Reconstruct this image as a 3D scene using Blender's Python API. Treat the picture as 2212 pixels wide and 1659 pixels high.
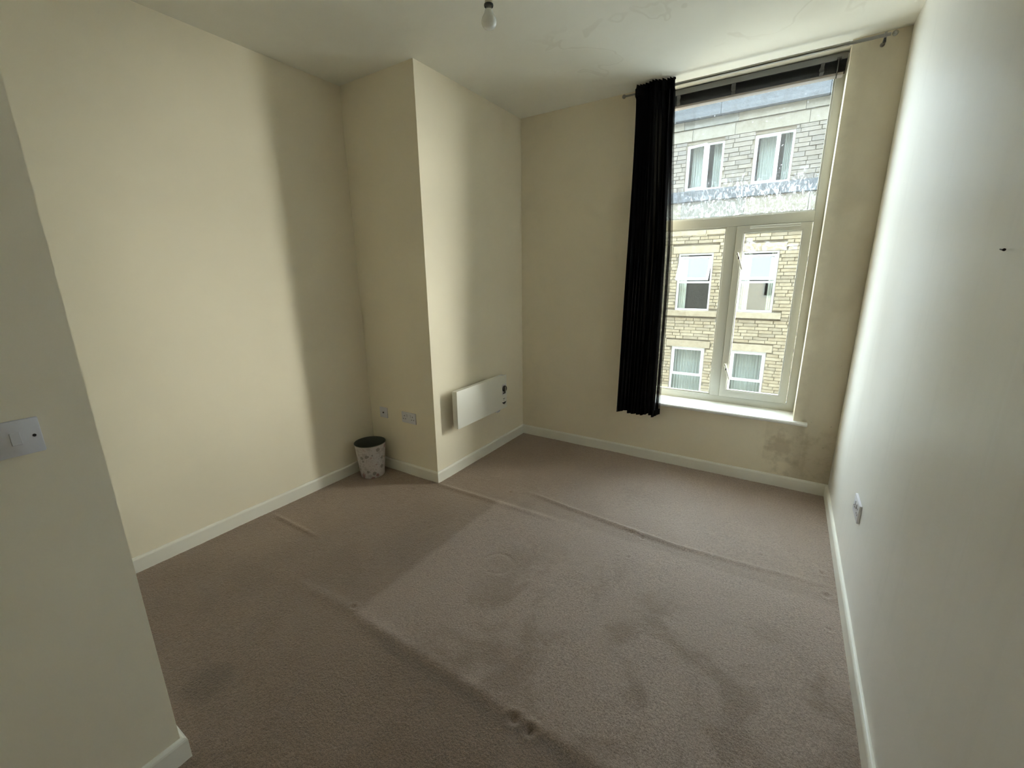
import bpy, bmesh, math, random
import numpy as np
from mathutils import Matrix, Vector

for o in list(bpy.data.objects):
    bpy.data.objects.remove(o, do_unlink=True)
S = bpy.context.scene
C = S.collection
random.seed(7)
PI = math.pi

# ------------------------------------------------------------------ camera
cam_d = bpy.data.cameras.new('camera')
cam_d.sensor_width = 36.0
cam_d.lens = 919.677 * 36.0 / 2212.0
cam_d.clip_start = 0.02
cam_d.clip_end = 200
cam = bpy.data.objects.new('camera', cam_d)
C.objects.link(cam)
_ya, _pi, _ro = -0.57028, -0.24885, -0.01335
_f = Vector((math.sin(_ya) * math.cos(_pi), math.cos(_ya) * math.cos(_pi), math.sin(_pi)))
_r = Vector((math.cos(_ya), -math.sin(_ya), 0))
_u = _r.cross(_f)
_r2 = math.cos(_ro) * _r + math.sin(_ro) * _u
_u2 = -math.sin(_ro) * _r + math.cos(_ro) * _u
M = Matrix((_r2, _u2, -_f)).transposed().to_4x4()
M.translation = Vector((2.08343, -3.43965, 1.52132))
cam.matrix_world = M
S.camera = cam

# ------------------------------------------------------------------ sky, exposure
world = bpy.data.worlds.new('sky')
S.world = world
world.use_nodes = True
nt = world.node_tree
nt.nodes.clear()
bg = nt.nodes.new('ShaderNodeBackground')
bg.inputs[0].default_value = (0.76, 0.89, 1.0, 1)
bg.inputs[1].default_value = 9.0
wo = nt.nodes.new('ShaderNodeOutputWorld')
nt.links.new(bg.outputs[0], wo.inputs[0])

sun_d = bpy.data.lights.new('hazy_sun', 'SUN')
sun_d.energy = 11.5
sun_d.color = (1.0, 0.92, 0.78)
sun_d.angle = math.radians(42)
sun = bpy.data.objects.new('hazy_sun', sun_d)
C.objects.link(sun)
SUN_AZ, SUN_EL = math.radians(60), math.radians(11)     # azimuth from +Y towards +X
sd = Vector((math.sin(SUN_AZ) * math.cos(SUN_EL), math.cos(SUN_AZ) * math.cos(SUN_EL), math.sin(SUN_EL)))
sun.rotation_euler = sd.to_track_quat('Z', 'Y').to_euler()

S.view_settings.view_transform = 'Standard'
S.view_settings.look = 'None'
S.view_settings.gamma = 1.0
S.view_settings.use_curve_mapping = False
S.view_settings.exposure = 0.72
S.cycles.diffuse_bounces = 5
S.cycles.glossy_bounces = 2
S.cycles.max_bounces = 7
S.cycles.transparent_max_bounces = 12
S.cycles.sample_clamp_indirect = 20
S.cycles.caustics_reflective = False
S.cycles.caustics_refractive = False
S.cycles.use_adaptive_sampling = True
S.cycles.adaptive_threshold = 0.15

# ------------------------------------------------------------------ dimensions (metres)
H = 2.8           # ceiling
W = 2.473         # right wall
XL = -0.699       # left wall
YB = -1.25        # face of the boxed-out corner
XF, YF = 0.598, -3.139   # corner of the wall with the light switch
YBACK = -4.0  # unseen back wall, set close to bounce more light
WX0, WX1, WZ0 = 1.125, 2.215, 0.50   # window opening
YW = 0.23         # window frame plane
YO = 0.31         # outer face of our wall
BT, BH = 0.015, 0.087    # skirting
D = 9.0           # facade across the street

# ------------------------------------------------------------------ helpers
def link(o, parent=None):
    C.objects.link(o)
    if parent is not None:
        o.parent = parent
    return o

def empty(name, loc=(0, 0, 0), label=None, cat=None, group=None, kind=None):
    o = bpy.data.objects.new(name, None)
    o.location = loc
    o.empty_display_size = 0.05
    C.objects.link(o)
    tag(o, label, cat, group, kind)
    return o

def tag(o, label=None, cat=None, group=None, kind=None):
    if label: o['label'] = label
    if cat: o['category'] = cat
    if group: o['group'] = group
    if kind: o['kind'] = kind
    return o

def finish(name, bm, mat, parent=None, smooth=False, origin=None, bevel=0, seg=2):
    if bevel:
        bmesh.ops.remove_doubles(bm, verts=bm.verts, dist=1e-6)
        es = [e for e in bm.edges if len(e.link_faces) == 2 and e.calc_face_angle(0) > 0.6]
        bmesh.ops.bevel(bm, geom=es, offset=bevel, segments=seg, profile=0.5, affect='EDGES', clamp_overlap=True)
    bmesh.ops.recalc_face_normals(bm, faces=bm.faces)
    me = bpy.data.meshes.new(name)
    bm.to_mesh(me)
    bm.free()
    for m in (mat if isinstance(mat, (list, tuple)) else [mat]):
        me.materials.append(m)
    if smooth:
        for p in me.polygons:
            p.use_smooth = True
        try:
            me.set_sharp_from_angle(angle=0.7)
        except Exception:
            pass
    o = bpy.data.objects.new(name, me)
    link(o, parent)
    return o

def box(bm, x0, x1, y0, y1, z0, z1, mat=None):
    v = [bm.verts.new(p) for p in ((x0, y0, z0), (x1, y0, z0), (x1, y1, z0), (x0, y1, z0),
                                   (x0, y0, z1), (x1, y0, z1), (x1, y1, z1), (x0, y1, z1))]
    for f in ((0, 3, 2, 1), (4, 5, 6, 7), (0, 1, 5, 4), (1, 2, 6, 5), (2, 3, 7, 6), (3, 0, 4, 7)):
        fc = bm.faces.new([v[i] for i in f])
        if mat is not None: fc.material_index = mat
    return v

def bx(name, x0, x1, y0, y1, z0, z1, mat, parent=None, bevel=0, seg=2):
    bm = bmesh.new()
    box(bm, x0, x1, y0, y1, z0, z1)
    return finish(name, bm, mat, parent, bevel=bevel, seg=seg, smooth=bool(bevel))

def grid_holes(bm, xs, zs, holes, y0, y1):
    """wall slab between y0 and y1 on the rectangle xs[0]..xs[-1], zs[0]..zs[-1], cut by rectangles."""
    xs = sorted(set(xs) | {h[0] for h in holes} | {h[1] for h in holes})
    zs = sorted(set(zs) | {h[2] for h in holes} | {h[3] for h in holes})
    def solid(i, j):
        if i < 0 or j < 0 or i >= len(xs) - 1 or j >= len(zs) - 1: return False
        cx, cz = (xs[i] + xs[i + 1]) / 2, (zs[j] + zs[j + 1]) / 2
        return not any(h[0] < cx < h[1] and h[2] < cz < h[3] for h in holes)
    cache = {}
    def V(x, y, z):
        k = (round(x, 5), round(y, 5), round(z, 5))
        if k not in cache: cache[k] = bm.verts.new((x, y, z))
        return cache[k]
    for i in range(len(xs) - 1):
        for j in range(len(zs) - 1):
            if not solid(i, j): continue
            a, b, c, d = xs[i], xs[i + 1], zs[j], zs[j + 1]
            bm.faces.new((V(a, y0, c), V(b, y0, c), V(b, y0, d), V(a, y0, d)))
            bm.faces.new((V(a, y1, c), V(a, y1, d), V(b, y1, d), V(b, y1, c)))
            if not solid(i - 1, j): bm.faces.new((V(a, y0, c), V(a, y0, d), V(a, y1, d), V(a, y1, c)))
            if not solid(i + 1, j): bm.faces.new((V(b, y0, c), V(b, y1, c), V(b, y1, d), V(b, y0, d)))
            if not solid(i, j - 1): bm.faces.new((V(a, y0, c), V(a, y1, c), V(b, y1, c), V(b, y0, c)))
            if not solid(i, j + 1): bm.faces.new((V(a, y0, d), V(b, y0, d), V(b, y1, d), V(a, y1, d)))

def lathe(bm, prof, n=32, axis=Matrix.Identity(4), cap0=False, cap1=False):
    rings = []
    for r, z in prof:
        rings.append([bm.verts.new(axis @ Vector((r * math.cos(2 * PI * k / n), r * math.sin(2 * PI * k / n), z))) for k in range(n)])
    for a, b in zip(rings, rings[1:]):
        for k in range(n):
            bm.faces.new((a[k], a[(k + 1) % n], b[(k + 1) % n], b[k]))
    if cap0: bm.faces.new(rings[0][::-1])
    if cap1: bm.faces.new(rings[-1])

def tube(bm, pts, r, n=12):
    pts = [Vector(p) for p in pts]
    rings = []
    for i, p in enumerate(pts):
        t = (pts[min(i + 1, len(pts) - 1)] - pts[max(i - 1, 0)]).normalized()
        a = t.cross(Vector((0, 0, 1)))
        if a.length < 1e-3: a = t.cross(Vector((1, 0, 0)))
        a.normalize()
        b = t.cross(a)
        rr = r[i] if isinstance(r, (list, tuple)) else r
        rings.append([bm.verts.new(p + rr * (math.cos(2 * PI * k / n) * a + math.sin(2 * PI * k / n) * b)) for k in range(n)])
    for a, b in zip(rings, rings[1:]):
        for k in range(n):
            bm.faces.new((a[k], a[(k + 1) % n], b[(k + 1) % n], b[k]))
    bm.faces.new(rings[0][::-1]); bm.faces.new(rings[-1])

def prism(bm, outline, ax0, ax1, axis='x'):
    """extrude a closed (u,v) outline along an axis: x -> (y,z), y -> (x,z), z -> (x,y)"""
    def P(u, v, w):
        return {'x': (w, u, v), 'y': (u, w, v), 'z': (u, v, w)}[axis]
    a = [bm.verts.new(P(u, v, ax0)) for u, v in outline]
    b = [bm.verts.new(P(u, v, ax1)) for u, v in outline]
    n = len(a)
    for k in range(n):
        bm.faces.new((a[k], a[(k + 1) % n], b[(k + 1) % n], b[k]))
    bm.faces.new(a[::-1]); bm.faces.new(b)

# ------------------------------------------------------------------ materials
class Mat:
    def __init__(self, name):
        self.m = bpy.data.materials.new(name)
        self.m.use_nodes = True
        self.t = self.m.node_tree
        self.t.nodes.clear()
        self.out = self.t.nodes.new('ShaderNodeOutputMaterial')
    def n(self, kind, **kw):
        nd = self.t.nodes.new('ShaderNode' + kind)
        for k, v in kw.items():
            setattr(nd, k, v)
        return nd
    def l(self, a, b):
        self.t.links.new(a, b)
    def set(self, sock, v):
        if hasattr(v, 'is_linked') or hasattr(v, 'links'):
            self.l(v, sock)
        else:
            if isinstance(v, tuple) and len(v) == 3 and sock.type == 'RGBA': v = (*v, 1)
            sock.default_value = v
    def pos(self):
        return self.n('NewGeometry').outputs['Position']
    def sep(self, v):
        s = self.n('SeparateXYZ'); self.l(v, s.inputs[0]); return s.outputs
    def math(self, op, a, b=0.0, c=None):
        m = self.n('Math', operation=op)
        self.set(m.inputs[0], a); self.set(m.inputs[1], b)
        if c is not None: self.set(m.inputs[2], c)
        return m.outputs[0]
    def smooth(self, v, a, b):
        m = self.n('MapRange', interpolation_type='SMOOTHSTEP')
        self.set(m.inputs[0], v)
        m.inputs[1].default_value = a; m.inputs[2].default_value = b
        return m.outputs[0]
    def band(self, v, a, b, s):
        return self.math('MULTIPLY', self.smooth(v, a - s, a + s), self.math('SUBTRACT', 1.0, self.smooth(v, b - s, b + s)))
    def noise(self, vec, scale, detail=3, rough=0.5, dist=0.0, lo=None, hi=None):
        t = self.n('TexNoise')
        self.l(vec, t.inputs['Vector'])
        t.inputs['Scale'].default_value = scale
        t.inputs['Detail'].default_value = detail
        t.inputs['Roughness'].default_value = rough
        t.inputs['Distortion'].default_value = dist
        o = t.outputs[0]
        if lo is not None: o = self.smooth(o, lo, hi)
        return o
    def mix(self, f, a, b, blend='MIX'):
        m = self.n('Mix', data_type='RGBA', blend_type=blend)
        self.set(m.inputs[0], f); self.set(m.inputs[6], a); self.set(m.inputs[7], b)
        return m.outputs[2]
    def scale(self, vec, s):
        m = self.n('VectorMath', operation='MULTIPLY')
        self.l(vec, m.inputs[0]); m.inputs[1].default_value = s
        return m.outputs[0]
    def bsdf(self, color, rough=0.6, bump=None, bump_d=0.001, strength=1.0, **kw):
        p = self.n('BsdfPrincipled')
        self.set(p.inputs['Base Color'], color)
        self.set(p.inputs['Roughness'], rough)
        for k, v in kw.items():
            self.set(p.inputs[k.replace('_', ' ')], v)
        if bump is not None:
            b = self.n('Bump')
            b.inputs['Strength'].default_value = strength
            b.inputs['Distance'].default_value = bump_d
            self.l(bump, b.inputs['Height'])
            self.l(b.outputs[0], p.inputs['Normal'])
        self.l(p.outputs[0], self.out.inputs[0])
        return p

def simple(name, col, rough=0.5, **kw):
    m = Mat(name); m.bsdf(col, rough, **kw); return m.m

def paint(name, col, rough=0.7, spec=0.3, marks=None, blotch=0.04):
    m = Mat(name)
    p = m.pos()
    n1 = m.noise(p, 1.7, 4, 0.6, lo=0.3, hi=0.75)
    c = m.mix(n1, col, tuple(v * (1 - blotch) for v in col))
    if marks: c = marks(m, p, c)
    m.bsdf(c, rough, Specular_IOR_Level=spec)
    return m.m

CREAM = (0.90, 0.825, 0.66)
WHITE = (0.80, 0.80, 0.74)
m_wall = paint('cream_wall_paint', CREAM)

def right_marks(m, p, c):
    s = m.sep(p)
    v = m.noise(m.scale(p, (1, 3.0, 0.25)), 5, 4, 0.6, lo=0.52, hi=0.72)
    c = m.mix(m.math('MULTIPLY', v, 0.10), c, (0.60, 0.59, 0.55))
    sc = m.noise(m.scale(p, (1, 14, 0.35)), 4, 2, 0.5, 0.6, lo=0.66, hi=0.72)
    c = m.mix(m.math('MULTIPLY', sc, 0.16), c, (0.88, 0.88, 0.86))
    low = m.math('MULTIPLY', m.smooth(s[2], 0.425, 0.415), m.smooth(s[1], -1.15, -1.3))
    c = m.mix(m.math('MULTIPLY', low, 0.35), c, (0.88, 0.85, 0.80))
    return c
m_wall_r = paint('pale_silk_wall_paint', (0.85, 0.83, 0.77), rough=0.42, spec=0.5, marks=right_marks)

def front_marks(m, p, c):
    s = m.sep(p)
    # damp stain patch under the window
    patch = m.math('MULTIPLY', m.band(s[0], 2.06, 2.29, 0.006), m.band(s[2], 0.19, 0.49, 0.008))
    c = m.mix(m.math('MULTIPLY', patch, 0.30), c, (0.60, 0.53, 0.40))
    dx = m.math('SUBTRACT', s[0], 2.15); dz = m.math('SUBTRACT', s[2], 0.32)
    wob = m.math('MULTIPLY', m.math('SUBTRACT', m.noise(p, 13, 4, 0.6), 0.5), 0.19)
    rr = m.math('ADD', m.math('SQRT', m.math('ADD', m.math('MULTIPLY', dx, dx), m.math('MULTIPLY', dz, dz))), wob)
    blob = m.smooth(rr, 0.095, 0.045)
    c = m.mix(m.math('MULTIPLY', blob, 0.48), c, (0.42, 0.33, 0.22))
    low = m.math('MULTIPLY', m.band(s[2], 0.08, 0.46, 0.05), m.smooth(s[0], 1.95, 2.25))
    c = m.mix(m.math('MULTIPLY', m.math('MULTIPLY', low, m.noise(p, 12, 5, 0.65, lo=0.45, hi=0.7)), 0.6), c, (0.46, 0.41, 0.28))
    streak = m.math('MULTIPLY', m.band(m.math('ADD', s[0], m.math('MULTIPLY', wob, 0.35)), 2.305, 2.322, 0.008), m.band(s[2], 0.09, 0.44, 0.03))
    c = m.mix(m.math('MULTIPLY', streak, 0.28), c, (0.48, 0.42, 0.25))
    spots = m.math('MULTIPLY', m.noise(p, 45, 2, lo=0.70, hi=0.76), m.math('MULTIPLY', m.smooth(s[0], 2.2, 2.4), m.smooth(s[2], 1.8, 0.4)))
    c = m.mix(m.math('MULTIPLY', spots, 0.6), c, (0.2, 0.18, 0.13))
    # grey rubbed smears beside the window and on the left
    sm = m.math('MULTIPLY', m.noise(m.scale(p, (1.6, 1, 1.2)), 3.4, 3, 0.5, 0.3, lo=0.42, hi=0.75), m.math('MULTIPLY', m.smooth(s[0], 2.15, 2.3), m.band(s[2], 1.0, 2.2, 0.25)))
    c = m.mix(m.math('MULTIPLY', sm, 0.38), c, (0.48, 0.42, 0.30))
    # mottled grime plus painted-in shade on the narrow strip between window and corner
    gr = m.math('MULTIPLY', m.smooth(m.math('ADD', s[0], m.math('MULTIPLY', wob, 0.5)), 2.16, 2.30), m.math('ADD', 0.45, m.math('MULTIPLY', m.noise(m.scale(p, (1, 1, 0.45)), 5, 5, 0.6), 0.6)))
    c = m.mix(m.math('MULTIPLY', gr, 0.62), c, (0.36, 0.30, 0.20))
    # grimy tide marks towards the skirting and the corners
    g = m.math('MULTIPLY', m.noise(p, 4, 4, 0.6, lo=0.45, hi=0.7), m.smooth(s[0], 0.5, 0.0))
    c = m.mix(m.math('MULTIPLY', g, 0.10), c, (0.45, 0.40, 0.30))
    return c
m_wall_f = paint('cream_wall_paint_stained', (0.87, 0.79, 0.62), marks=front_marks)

def ceil_marks(m, p, c):
    n = m.noise(p, 2.2, 3, 0.5, 0.4)
    ring = m.math('SUBTRACT', 1.0, m.smooth(m.math('ABSOLUTE', m.math('SUBTRACT', n, 0.53)), 0.004, 0.014))
    s = m.sep(p)
    reg = m.math('MULTIPLY', m.smooth(s[0], 0.5, 0.8), m.band(s[1], -1.0, -0.35, 0.12))
    c = m.mix(m.math('MULTIPLY', m.math('MULTIPLY', ring, reg), 0.16), c, (0.52, 0.47, 0.36))
    fill = m.math('MULTIPLY', m.smooth(n, 0.54, 0.57), reg)
    c = m.mix(m.math('MULTIPLY', fill, 0.07), c, (0.60, 0.55, 0.42))
    return c
m_ceil = paint('ceiling_emulsion', (0.92, 0.905, 0.82), marks=ceil_marks)
m_skirt = paint('skirting_gloss', (0.90, 0.88, 0.79), rough=0.35, spec=0.5, blotch=0.06)
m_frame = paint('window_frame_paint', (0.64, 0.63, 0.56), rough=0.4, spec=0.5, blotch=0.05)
m_sill = paint('sill_gloss', (0.84, 0.84, 0.80), rough=0.3, spec=0.5)
m_plastic = simple('white_plastic', (0.70, 0.69, 0.73), 0.35)
m_plastic_g = simple('grey_plastic', (0.62, 0.62, 0.60), 0.4)
m_dark = simple('dark_hole', (0.02, 0.018, 0.015), 0.6)
m_black = simple('black_plastic', (0.02, 0.02, 0.02), 0.35)
m_heater = paint('heater_enamel', (0.84, 0.83, 0.76), rough=0.4, spec=0.5, blotch=0.02)
m_steel = simple('brushed_steel', (0.30, 0.29, 0.27), 0.3, Metallic=1.0)
m_blind = simple('black_slat', (0.018, 0.018, 0.02), 0.4)
m_blind_g = simple('grey_rail', (0.20, 0.20, 0.20), 0.4)
m_tape = simple('ladder_tape', (0.10, 0.10, 0.10), 0.8)
m_brail = simple('bottom_rail', (0.32, 0.29, 0.27), 0.45)
m_out = simple('outer_stone', (0.12, 0.11, 0.09), 0.85)
m_upvc = simple('white_window_plastic', (0.85, 0.87, 0.89), 0.35)
m_road = simple('pale_paving', (0.38, 0.37, 0.35), 0.9)

# carpet
def carpet():
    m = Mat('brown_carpet')
    p = m.pos()
    s = m.sep(p)
    wob = m.math('MULTIPLY', m.math('SUBTRACT', m.noise(p, 7, 3), 0.5), 0.05)
    x = m.math('ADD', s[0], wob); y = m.math('ADD', s[1], wob)
    base = (0.235, 0.165, 0.116)
    c = m.mix(m.noise(p, 2.6, 5, 0.6, 0.5, lo=0.35, hi=0.7), base, (0.195, 0.135, 0.092))
    # footprint of the bed that stood here: paler, less trodden pile
    bed = m.math('MULTIPLY', m.smooth(x, 0.52, 0.575), m.band(y, -2.44, -1.22, 0.02))
    c = m.mix(m.math('MULTIPLY', bed, 0.75), c, (0.370, 0.285, 0.235))
    pool = m.math('MULTIPLY', m.smooth(x, 0.3, 1.2), m.smooth(y, -2.46, -2.42))  # pool of window light painted into the carpet colour
    c = m.mix(m.math('MULTIPLY', pool, 0.50), c, (0.365, 0.28, 0.23))
    # trodden darker blotches
    bl = m.math('MULTIPLY', m.noise(p, 3.6, 5, 0.62, 0.7, lo=0.46, hi=0.64), m.math('MULTIPLY', m.smooth(s[0], 0.7, 1.1), m.band(s[1], -2.9, -1.5, 0.2)))
    c = m.mix(m.math('MULTIPLY', bl, 0.60), c, (0.190, 0.128, 0.084))
    # stain by the switch wall
    dx = m.math('SUBTRACT', x, 0.36); dy = m.math('SUBTRACT', y, -2.97)
    d2 = m.math('SQRT', m.math('ADD', m.math('MULTIPLY', dx, dx), m.math('MULTIPLY', dy, dy)))
    c = m.mix(m.math('MULTIPLY', m.smooth(d2, 0.11, 0.05), 0.55), c, (0.10, 0.07, 0.045))
    line = m.math('MULTIPLY', m.band(y, -2.505, -2.465, 0.012), m.smooth(s[0], 0.5, 0.9))
    c = m.mix(m.math('MULTIPLY', line, 0.45), c, (0.12, 0.09, 0.065))
    # pile
    f1 = m.noise(p, 330, 2, 0.6)
    f2 = m.noise(p, 120, 3, 0.6)
    sp = m.smooth(m.math('ADD', m.math('MULTIPLY', f1, 0.6), m.math('MULTIPLY', f2, 0.4)), 0.35, 0.65)
    c = m.mix(sp, m.mix(1.0, c, (0.55, 0.54, 0.53), 'MULTIPLY'), m.mix(1.0, c, (1.40, 1.40, 1.41), 'MULTIPLY'))
    hgt = m.math('ADD', m.math('MULTIPLY', f1, 0.5), f2)
    pr = m.bsdf(c, 0.60, bump=hgt, bump_d=0.006, strength=0.8, Specular_IOR_Level=0.5, Sheen_Weight=0.8, Sheen_Roughness=0.5, Sheen_Tint=(0.85, 0.72, 0.62))
    return m.m
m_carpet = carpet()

def glass(name, dirt=None, refl=1.0):
    m = Mat(name)
    tr = m.n('BsdfTransparent'); tr.inputs[0].default_value = (0.96, 0.98, 0.97, 1)
    gl = m.n('BsdfGlossy'); gl.inputs['Roughness'].default_value = 0.02
    lw = m.n('LayerWeight'); lw.inputs[0].default_value = 0.5
    fres = m.math('MULTIPLY_ADD', m.math('POWER', lw.outputs['Facing'], 5.0), 0.9, 0.04)
    ms = m.n('MixShader')
    m.l(m.math('MULTIPLY', fres, refl), ms.inputs[0]); m.l(tr.outputs[0], ms.inputs[1]); m.l(gl.outputs[0], ms.inputs[2])
    last = ms.outputs[0]
    if dirt:
        p = m.pos()
        fac, col = dirt(m, p)
        df = m.n('BsdfDiffuse'); m.set(df.inputs[0], col)
        tl = m.n('BsdfTranslucent'); m.set(tl.inputs[0], col)
        a = m.n('MixShader'); a.inputs[0].default_value = 0.55
        m.l(df.outputs[0], a.inputs[1]); m.l(tl.outputs[0], a.inputs[2])
        b = m.n('MixShader')
        m.set(b.inputs[0], fac); m.l(last, b.inputs[1]); m.l(a.outputs[0], b.inputs[2])
        last = b.outputs[0]
    m.l(last, m.out.inputs[0])
    return m.m

def dirt_top(m, p):
    s = m.sep(p)
    film = m.math('ADD', 0.007, m.math('MULTIPLY', m.noise(p, 3, 4, 0.6), 0.010))
    fl = m.noise(m.scale(p, (1, 1, 0.6)), 62, 4, 0.7, 1.2, lo=0.52, hi=0.66)
    reg = m.math('MULTIPLY', m.smooth(m.math('ADD', s[2], m.math('MULTIPLY', m.noise(p, 6, 2), -0.12)), 2.20, 1.98), m.smooth(s[0], 1.05, 1.7))
    rim = m.smooth(m.math('SUBTRACT', m.math('MULTIPLY', s[0], 0.9), s[2]), -0.16, 0.02)
    blob = m.math('MULTIPLY', m.band(s[0], 1.62, 1.74, 0.04), m.band(s[2], 2.02, 2.16, 0.05))
    f = m.math('ADD', film, m.math('MULTIPLY', m.math('MULTIPLY', fl, m.math('ADD', m.math('ADD', reg, m.math('MULTIPLY', blob, 0.8)), m.math('MULTIPLY', rim, 0.3))), 0.40))
    sp = m.math('MULTIPLY', m.noise(p, 70, 1, lo=0.76, hi=0.79), 0.3)
    return m.math('MINIMUM', m.math('ADD', f, sp), 0.7), (0.86, 0.93, 1.0)

def dirt_low(m, p):
    s = m.sep(p)
    film = m.math('ADD', 0.002, m.math('MULTIPLY', m.noise(p, 3, 4, 0.6), 0.004))
    fl = m.noise(p, 55, 4, 0.7, 0.8, lo=0.46, hi=0.58)
    wave = m.math('MULTIPLY', m.math('SUBTRACT', m.noise(p, 8, 2), 0.5), 0.10)
    z = m.math('ADD', s[2], wave)
    reg = m.math('MULTIPLY', m.band(z, 1.675, 1.72, 0.012), m.band(s[0], 1.77, 2.10, 0.02))
    reg2 = m.math('MULTIPLY', m.band(z, 1.69, 1.755, 0.01), m.band(s[0], 1.775, 1.83, 0.01))
    f = m.math('ADD', film, m.math('MULTIPLY', m.math('MULTIPLY', fl, m.math('MAXIMUM', reg, reg2)), 0.12))
    return m.math('MINIMUM', f, 0.7), (0.95, 0.97, 1.0)
m_pane_top = glass('dirty_glass_upper', dirt_top)
m_pane_low = glass('dirty_glass_lower', dirt_low)
m_pane_far = glass('far_window_glass', None, 1.5)

# black net curtain: see-through where there is only one layer of it
def net():
    m = Mat('black_curtain_net')
    tr = m.n('BsdfTransparent')
    df = m.n('BsdfDiffuse'); df.inputs[0].default_value = (0.008, 0.008, 0.009, 1)
    ms = m.n('MixShader')
    x = m.sep(m.pos())[0]            # the outer edge hangs as a single worn-thin layer
    thin = m.smooth(x, 1.270, 1.292)
    m.l(m.math('SUBTRACT', 0.999, m.math('MULTIPLY', thin, 0.30)), ms.inputs[0])
    m.l(tr.outputs[0], ms.inputs[1]); m.l(df.outputs[0], ms.inputs[2])
    m.l(ms.outputs[0], m.out.inputs[0])
    return m.m
m_net = net()
m_hem = simple('black_curtain_hem', (0.008, 0.008, 0.008), 0.95, Specular_IOR_Level=0.0)

# stone
def stone(name, rnd, base=((0.324, 0.271, 0.183), (0.399, 0.344, 0.242), (0.285, 0.246, 0.178))):
    m = Mat(name)
    if rnd == 'object':
        r = m.n('ObjectInfo').outputs['Random']
    else:
        r = m.n('NewGeometry').outputs['Random Per Island']
    p = m.pos()
    cr = m.n('ValToRGB')
    cr.color_ramp.elements[0].color = (*base[0], 1)
    cr.color_ramp.elements[1].color = (*base[2], 1)
    e = cr.color_ramp.elements.new(0.5); e.color = (*base[1], 1)
    m.l(r, cr.inputs[0])
    c = m.mix(m.noise(p, 9, 5, 0.65, lo=0.35, hi=0.75), cr.outputs[0], m.mix(1.0, cr.outputs[0], (0.78, 0.76, 0.72), 'MULTIPLY'))
    m.bsdf(c, 0.9, bump=m.noise(p, 40, 4), bump_d=0.01, strength=0.5, Specular_IOR_Level=0.1)
    return m.m
m_stone = stone('sandstone_block', 'object')
m_stone_i = stone('sandstone_blocks_joined', 'island')
m_stone_up = stone('grey_sandstone_block', 'object', ((0.220, 0.202, 0.172), (0.257, 0.233, 0.196), (0.190, 0.178, 0.159)))
m_stone_up_i = stone('grey_sandstone_blocks_joined', 'island', ((0.220, 0.202, 0.172), (0.257, 0.233, 0.196), (0.190, 0.178, 0.159)))
m_ashlar = stone('ashlar_block', 'object', ((0.251, 0.234, 0.189), (0.279, 0.262, 0.217), (0.223, 0.223, 0.201)))
m_lintel = stone('lintel_stone', 'object', ((0.340, 0.289, 0.204), (0.391, 0.340, 0.246), (0.340, 0.289, 0.204)))
m_soot = stone('sooty_stone', 'object', ((0.108, 0.117, 0.131), (0.135, 0.144, 0.153), (0.099, 0.108, 0.117)))
m_mortar = simple('mortar', (0.20, 0.175, 0.13), 0.95)
m_slate = simple('slate', (0.10, 0.11, 0.125), 0.6)
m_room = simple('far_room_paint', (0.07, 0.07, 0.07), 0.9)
m_drape = simple('far_curtain', (0.66, 0.68, 0.62), 0.9)
m_netc = simple('far_net_curtain', (0.42, 0.46, 0.44), 0.9)

# ------------------------------------------------------------------ the room
def struct(o):
    o['kind'] = 'structure'
    return o

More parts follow.
